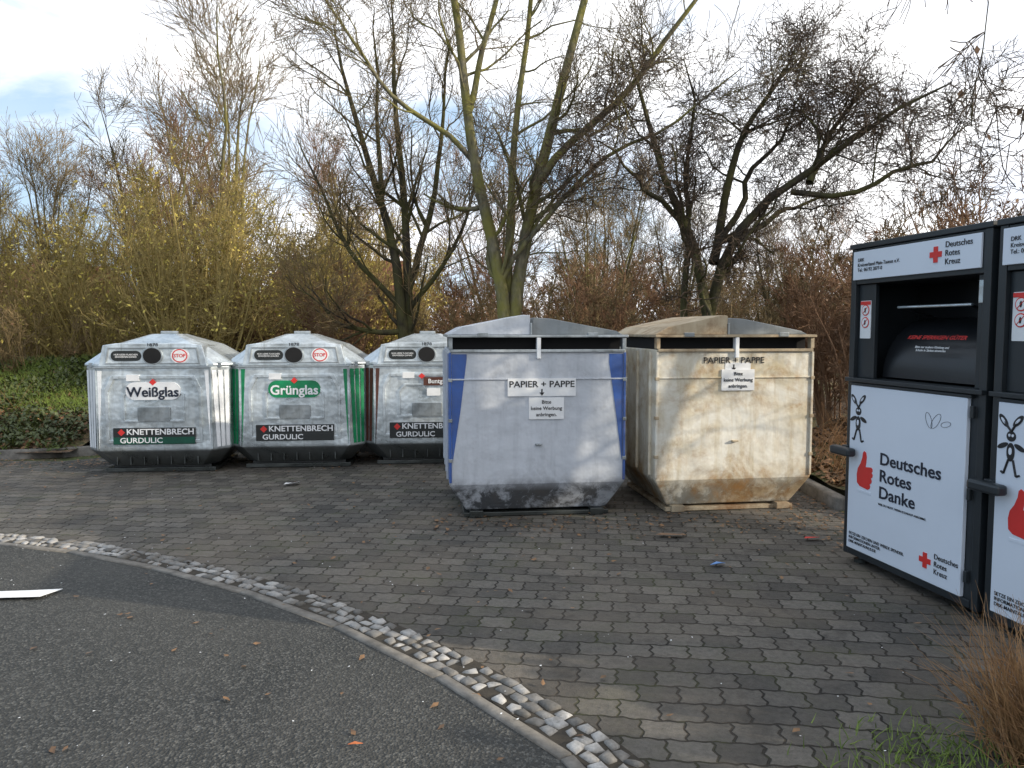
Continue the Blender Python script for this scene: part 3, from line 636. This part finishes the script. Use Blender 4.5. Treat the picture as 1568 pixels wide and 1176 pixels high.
# ---------------------------------------------------------------- paper banks
def paper_bank(loc,rz,W,body,accent,frame,foot,variant):
    p=empty('paper_recycling_container',loc,rz); Dp=1.40
    def rl(secs):
        v=[]
        for z,a,b_,c_,d in secs: v+=[(a,c_,z),(b_,c_,z),(b_,d,z),(a,d,z)]
        f=[(3,2,1,0)]
        for s in range(len(secs)-1):
            for i in range(4): j=(i+1)%4; f.append((4*s+i,4*s+j,4*s+4+j,4*s+4+i))
        k=4*(len(secs)-1); f.append((k,k+1,k+2,k+3)); return v,f
    v,f=rl([(.055,.15,W-.15,.10,Dp-.1),(.30,0,W,0,Dp),(1.475,.0,W,.0,Dp)])
    mkobj('body',v,f,body,p,bevel=.012)
    box(p,'foot_frame',.13,W-.13,.07,Dp-.12,.0,.035,foot)
    for s,(a,b_) in enumerate(((.18,.30),(W-.30,W-.18))): box(p,'runner_%d'%s,a,b_,.04,Dp-.1,-.002,.056,foot)
    box(p,'slot_shade_block',.03,W-.03,.10,Dp-.02,1.46,1.60,M['black'],0)  # solid black block paints the dark slot interior
    box(p,'slot_lip',.012,W-.012,-.022,.012,1.455,1.480,frame)
    box(p,'slot_shade_strip',.03,W-.03,.013,.099,1.476,1.479,M['black'],0)  # black strip continues the painted slot darkness to the front
    for k,(a,b_) in enumerate(((.0,.035),(W-.035,W))):
        box(p,'corner_post_%d'%k,a,b_,-.012,.05,1.481,1.582,frame)
    box(p,'slot_support',W/2-.018,W/2+.018,-.03,.03,1.40,1.582,M['whitest'])
    box(p,'top_frame',-.015,W+.015,-.03,Dp+.02,1.583,1.606,frame)
    lid=body if variant==1 else M['rustbar']
    prism(p,'lid_left',[(-.005,1.607),(W/2-.07,1.607),(W/2-.07,1.775),(W/2-.13,1.780),(.12,1.675)],.03,Dp-.05,lid,.006)
    prism(p,'lid_right',[(W/2-.05,1.607),(W+.005,1.607),(W-.06,1.64),(W/2+.12,1.75),(W/2-.03,1.758)],.12,Dp-.02,M['roofg'],.006)
    box(p,'lid_hinge',W/2-.068,W/2-.052,.02,Dp-.03,1.607,1.71,M['galvd'])
    for k,x in enumerate((.25,W-.35)): box(p,'lid_clip_%d'%k,x,x+.09,-.036,.0,1.588,1.625,M['galvd'],.003)
    box(p,'fold_upper',.012,W-.012,-.010,.002,1.215,1.228,body,.003)
    for s in (0,1):
        x0=.0 if s==0 else W-.022
        box(p,'edge_rail_%d'%s,x0,x0+.022,-.014,.002,.32,1.452,accent if variant==1 else body,.004)
        for k,z in enumerate((.5,.85,1.2)): box(p,'edge_clip_%d_%d'%(s,k),x0-.006,x0+.03,-.018,.02,z,z+.03,frame,.003)
    if variant==1:
        prism(p,'blue_wedge_left',[(.025,1.44),(.155,1.44),(.155,1.40),(.10,.95),(.03,.50),(.025,.50)][::-1],-.005,.001,accent)
        prism(p,'blue_wedge_right',[(W-.15,1.44),(W-.025,1.44),(W-.025,.50),(W-.03,.50),(W-.09,.95),(W-.15,1.36)][::-1],-.005,.001,accent)
        box(p,'side_band',-.004,.001,.05,.45,.34,1.44,accent,.002)
    for k in range(4): box(p,'side_rib_%d'%k,-.02,.002,.12+k*.38,.15+k*.38,.33,1.45,body,.004)
    cx=W/2+(.03 if variant==1 else -.02)
    if variant==1:
        prism(p,'sign_plate',rrect(cx,1.15,.60,.155,.004),-.012,.001,M['white'])
    text(p,'sign_text','PAPIER + PAPPE',cx,1.175 if variant==1 else 1.375,.078,M['txtblack'],-.0145 if variant==1 else -.006,bold=.012,sx=1.08)
    zz=1.105 if variant==1 else 1.31
    prism(p,'sign_arrow',[(cx-.006,zz+.03),(cx-.006,zz),(cx-.022,zz),(cx,zz-.03),(cx+.022,zz),(cx+.006,zz),(cx+.006,zz+.03)],-.0145 if variant==1 else -.006,.0005,M['txtblack'])
    zc=.965 if variant==1 else 1.20
    prism(p,'notice_plate',rrect(cx+.04,zc,.31,.19,.004),-.013,.001,M['white'])
    for k,t in enumerate(('Bitte','keine Werbung','anbringen.')):
        text(p,'notice_text_%d'%k,t,cx+.04,zc+.055-.055*k,.044,M['txtblack'],-.0155,bold=.012)
    if variant==2: prism(p,'old_sticker',rrect(cx+.04,1.325,.24,.06,.004),-.004,.0,M['white'])
    box(p,'latch',W/2-.03,W/2+.03,-.03,.002,.64,.655,frame,.004)
    return p
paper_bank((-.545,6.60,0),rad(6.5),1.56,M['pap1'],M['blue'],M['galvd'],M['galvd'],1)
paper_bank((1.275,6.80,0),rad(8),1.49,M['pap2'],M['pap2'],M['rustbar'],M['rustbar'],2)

# ---------------------------------------------------------------- clothing donation containers
def cross(p,name,cx,cz,s,y):
    a=s/6*1.05; b_=s/2
    pts=[(-a,-b_),(a,-b_),(a,-a),(b_,-a),(b_,a),(a,a),(a,b_),(-a,b_),(-a,a),(-b_,a),(-b_,-a),(-a,-a)]
    prism(p,name,[(cx+x*.88,cz+z) for x,z in pts],y,y+.004,M['red'])
def thumb(p,cx,cz,s,y):
    pts=[(-.42,-.62),(.30,-.70),(.46,-.62),(.52,-.48),(.46,-.36),(.60,-.30),(.64,-.16),(.56,-.04),(.68,.04),(.70,.18),(.60,.28),(.68,.36),(.66,.50),(.54,.56),
         (.06,.50),(.10,.72),(.14,1.05),(.08,1.28),(-.08,1.36),(-.20,1.26),(-.24,.98),(-.40,.62),(-.62,.34),(-.70,.0),(-.66,-.46)]
    prism(p,'thumbs_up_print',[(cx+x*s*.9,cz+z*s*1.1) for x,z in pts],y,y+.003,M['red'])
def cloth_bank(loc,rz):
    p=empty('clothing_donation_container',loc,rz); a=M['anth']; W=1.06; p.scale=(1.17,1,1)
    box(p,'side_left',.0,.045,0,1.10,.05,2.21,a); box(p,'side_right',W-.045,W,0,1.10,.05,2.21,a)
    box(p,'lower_body',.046,W-.046,.012,1.09,.055,1.285,a); box(p,'upper_body',.046,W-.046,.50,1.09,1.286,2.205,M['anthd'])
    box(p,'top_cap',-.01,W+.01,-.012,1.11,2.211,2.245,a); box(p,'sign_box',.046,W-.046,.004,.498,1.965,2.208,a)
    box(p,'sign_panel',.03,W-.055,-.012,.003,1.995,2.19,M['drkw'],.003)
    box(p,'bottom_rail',.046,W-.046,-.004,.011,.055,.10,a); box(p,'sill',-.0,W,-.03,.30,1.287,1.315,a)
    box(p,'door',.05,W-.095,-.016,.011,.105,1.262,M['drkw'],.004)
    box(p,'door_trim_top',.046,W-.07,-.020,.011,1.264,1.280,a,.002)
    n=10; v=[]
    for x in (.20,W-.07):
        for k in range(n+1):
            t=rad(90*k/n); v.append((x,.10+.36*(1-math.cos(t)),1.33+.40*math.sin(t)))
    f=[(k,n+1+k,n+2+k,k+1) for k in range(n)]
    mkobj('chute_drum',v,f,M['anthd'],p,smooth=True)
    box(p,'recess_wing',.046,.195,.03,.06,1.316,1.962,a); box(p,'recess_wing_right',W-.10,W-.046,.03,.06,1.316,1.962,a)
    prism(p,'safety_sticker',rrect(.115,1.72,.095,.26,.006),.026,.031,M['white'])
    for k,z in enumerate((1.785,1.70)):
        prism(p,'prohibition_%d'%k,ell(.115,z,.034,.038,20),.0235,.0265,M['red']); prism(p,'prohibition_in_%d'%k,ell(.115,z,.028,.031,20),.0215,.024,M['white'])
        tube(p,'prohibition_bar_%d'%k,(.095,.0205,z-.022),(.135,.0205,z+.022),.002,M['red'])
        prism(p,'prohibition_figure_%d'%k,ell(.115,z,.007,.018,10),.0205,.022,M['txtblack'])
    box(p,'sticker_head',.07,.16,.0225,.0265,1.822,1.846,M['red'],0)
    box(p,'lock_plate',W-.092,W-.052,.022,.03,1.80,1.93,M['galv'],.004)
    tube(p,'chute_handle',(.27,.14,1.80),(W-.24,.14,1.80),.009,M['galv'])
    for x in (.30,W-.27): tube(p,'handle_arm',(x,.14,1.80),(x,.42,1.72),.010,M['anthd'])
    text(p,'chute_text','KEINE SPERRIGEN GÜTER',.60,1.60,.042,M['red'],.12,bold=.01,rx=-rad(38),sx=.9)
    text(p,'chute_text2','Bitte nur saubere Kleidung und\nSchuhe in Säcken einwerfen',.60,1.53,.022,M['white'],.085,rx=-rad(22),sx=.9)
    text(p,'sign_small','DRK\nKreisverband Main-Taunus e.V.\nTel.: 06192 2077-0',.075,2.095,.034,M['txtblack'],-.0145,'LEFT',.0,sx=.85)
    cross(p,'sign_cross',.71,2.10,.095,-.016); text(p,'sign_name','Deutsches\nRotes\nKreuz',.775,2.10,.050,M['txtblack'],-.0145,'LEFT',.003,sx=.85)
    thumb(p,.205,.645,.115,-.0185)
    box(p,'cuff',.145,.265,-.0192,-.0155,.528,.543,M['drkw'],0)
    text(p,'slogan','Deutsches\nRotes\nDanke',.335,.675,.113,M['txtnavy'],-.019,'LEFT',.016,sx=1.0)
    text(p,'slogan_small','WEIL DU HILFST, WENN ES DARAUF ANKOMMT.',.335,.485,.020,M['txtblack'],-.019,'LEFT',.003,sx=.88)
    text(p,'foot_text','SETZE EIN ZEICHEN UND WERDE SPENDER.\nINFORMATIONEN UNTER:\nDRK-MAINTAUNUS.DE',.075,.185,.029,M['txtblack'],-.019,'LEFT',.003,sx=.85)
    cross(p,'door_cross',.72,.235,.095,-.0195); text(p,'door_name','Deutsches\nRotes\nKreuz',.785,.235,.046,M['txtblack'],-.019,'LEFT',.003,sx=.85)
    # small winged cartoon figure
    for k,(cx,cz,aa,bb,ro) in enumerate([(.13,1.085,.026,.028,0),(.085,1.165,.040,.016,2.2),(.165,1.170,.040,.016,.9),(.13,1.00,.022,.050,0),(.085,1.03,.032,.013,.5),(.178,1.03,.032,.013,-.5)]):
        prism(p,'figure_print_%d'%k,ell(cx,cz,aa,bb,16,ro),-.0185-.0003*k,-.0155,M['txtblack'])
    for k,(cx,cz,aa,bb,ro) in enumerate([(.122,1.09,.006,.008,0),(.14,1.09,.006,.008,0),(.13,1.005,.009,.020,0),(.085,1.165,.020,.006,2.2),(.165,1.170,.020,.006,.9)]):
        prism(p,'figure_light_%d'%k,ell(cx,cz,aa,bb,10,ro),-.0215-.0002*k,-.016,M['drkw'])
    for k,(a0,a1) in enumerate([((.12,.96),(.095,.88)),((.145,.96),(.165,.875)),((.095,.88),(.08,.89)),((.165,.875),(.185,.885)),((.13,1.11),(.09,1.16)),((.13,1.11),(.16,1.165))]):
        tube(p,'figure_limb_%d'%k,(a0[0],-.017,a0[1]),(a1[0],-.017,a1[1]),.006,M['txtblack'],6)
    for k,(cx,cz,aa,bb,ro) in enumerate([(.71,1.10,.05,.02,1.9),(.76,1.10,.055,.022,1.0),(.83,1.09,.035,.016,.3)]):
        q=ell(cx,cz,aa,bb,12,ro)
        for i in range(12): tube(p,'outline_%d_%d'%(k,i),(q[i][0],-.017,q[i][1]),(q[(i+1)%12][0],-.017,q[(i+1)%12][1]),.0012,M['txtblack'],4)
    box(p,'door_handle',-.045,.145,-.105,-.035,.765,.825,M['anth'],.016); box(p,'handle_mount',.0,.05,-.036,.0,.755,.83,M['anth'],.004)
    for k,z in enumerate((.2,.68,1.15)): box(p,'hinge_%d'%k,W-.072,W-.052,-.024,.0,z,z+.07,a,.004)
    for k,(x,y) in enumerate(((.08,.08),(W-.08,.08),(.08,1.0),(W-.08,1.0))):
        tube(p,'foot_%d'%k,(x,y,-.004),(x,y,.018),.045,M['galvd'],14); tube(p,'foot_stem_%d'%k,(x,y,.015),(x,y,.06),.016,M['galvd'])
    return p
rz=math.atan2(-.982,.187)
cloth_bank((2.40,5.47,0),rz); cloth_bank((2.40+.187*1.29,5.47-.982*1.29,0),rz)

# ---------------------------------------------------------------- litter
def scrap(name,x,y,pts,mat,rz=0,z=.008,curl=.01):
    v=[(a,b_,curl*math.sin(i*2.1)+.012) for i,(a,b_) in enumerate(pts)]; o=mkobj(name,v,[tuple(range(len(v)))],mat); o.location=(x,y,z); o.rotation_euler=(0,0,rz)
    s=o.modifiers.new('s','SOLIDIFY'); s.thickness=.002; return o
scrap('paper_sheet',-3.02,4.66,[(-.2,-.06),(.12,-.08),(.19,.07),(.02,.055),(-.2,.05)],M['white'],.12,curl=.003)
scrap('plastic_wrapper',1.43,5.28,[(-.06,-.02),(.02,-.04),(.09,.02),(.02,.03)],M['blueplastic'],.3,curl=.015)
scrap('red_wrapper',2.36,5.95,[(-.07,-.02),(.05,-.03),(.08,.03),(-.04,.02)],M['red'],.1)
scrap('cardboard_scrap',1.25,6.05,[(-.10,-.03),(.10,-.05),(.14,.03),(-.05,.03)],simple('cardboard',(.20,.12,.07),.8),-.1)
scrap('paper_sheet',-2.35,8.1,[(-.09,-.03),(.07,-.05),(.09,.04),(-.05,.05)],M['white'],.5,curl=.02)
scrap('orange_leaf',-.62,2.93,[(-.03,0),(0,-.014),(.03,0),(0,.014)],simple('orange_leaf',(.45,.13,.04),.6),.3,curl=.006)

# ---------------------------------------------------------------- houses far behind
def house(loc,rz,w,d,h,rh):
    p=empty('house',loc,rz)
    box(p,'walls',-w/2,w/2,0,d,0,h,M['house_wall'],0)
    prism(p,'gable_roof',[(-w/2-.4,h+.003),(w/2+.4,h+.003),(w/2-1.5,h+rh),(-w/2+1.5,h+rh)],-.4,d+.4,M['roof_tile'])
    for fl in range(int(h//2.5)):
        for k in range(int(w//2.6)):
            x=-w/2+1.3+k*2.6; z=fl*2.7+.9
            box(p,'window_frame',x-.6,x+.6,-.05,.02,z,z+1.3,M['white'],.01); box(p,'window',x-.52,x+.52,-.07,-.04,z+.08,z+1.22,M['glass'],0)
    box(p,'door',w/2-1.1,w/2-.3,-.04,.02,0,2.1,M['brown'],0); box(p,'chimney',-1,-.4,d/2-.3,d/2+.3,h+rh-.2,h+rh+.9,M['roof_tile'])
house((-13,60,0),.15,12,9,3.6,3.4); house((-38,62,0),.4,13,9,3.6,3.2)

# ---------------------------------------------------------------- world + sun
az=math.atan2(.957,-.29)
el=rad(20)
w=bpy.data.worlds.new('World'); scene.world=w; w.use_nodes=True; nt=w.node_tree
bg=nt.nodes['Background']; sky=N(nt,'ShaderNodeTexSky',sky_type='NISHITA'); sky.sun_disc=False; sky.sun_elevation=el; sky.sun_rotation=az
tc=N(nt,'ShaderNodeTexCoord'); mp=N(nt,'ShaderNodeMapping'); mp.inputs['Scale'].default_value=(1,1,2.2); mp.inputs['Location'].default_value=(.9,.1,.45)
nt.links.new(tc.outputs['Generated'],mp.inputs[0])
sx=N(nt,'ShaderNodeSeparateXYZ'); nt.links.new(tc.outputs['Generated'],sx.inputs[0])
f=mth(nt,'ADD',noise(nt,mp.outputs[0],2.6,9,.55,.6),mth(nt,'MULTIPLY',mth(nt,'ADD',sx.outputs[0],.08),.22))
cl=ramp(nt,f,[(.39,(.10,)),(.53,(1,))])
shade=ramp(nt,noise(nt,mp.outputs[0],5.,7,.55),[(.3,(7.6,8.2,9.4)),(.56,(12.5,12.5,12.6))])
base=mixc(nt,.7,sky.outputs[0],(4.6,6.6,9.0))
c=mixc(nt,cl,base,shade); nt.links.new(c,bg.inputs['Color']); bg.inputs['Strength'].default_value=.13
sd=bpy.data.lights.new('sun','SUN'); sd.energy=5; sd.angle=rad(.5); sd.color=(1,.89,.72)
so=bpy.data.objects.new('sun',sd); col.objects.link(so)
d=Vector((math.sin(az)*math.cos(el),math.cos(az)*math.cos(el),math.sin(el)))
so.rotation_euler=d.to_track_quat('Z','Y').to_euler(); so.location=(20,-8,12)

# ---------------------------------------------------------------- camera
cd=bpy.data.cameras.new('camera'); cd.lens=27; cd.sensor_width=36; cd.clip_end=2000; cd.clip_start=.05
co_=bpy.data.objects.new('camera',cd); col.objects.link(co_); co_.location=(0,0,1.65); co_.rotation_euler=(rad(90-4.04),0,0)
scene.camera=co_
scene.view_settings.view_transform='Standard'; scene.view_settings.look='None'; scene.view_settings.exposure=0
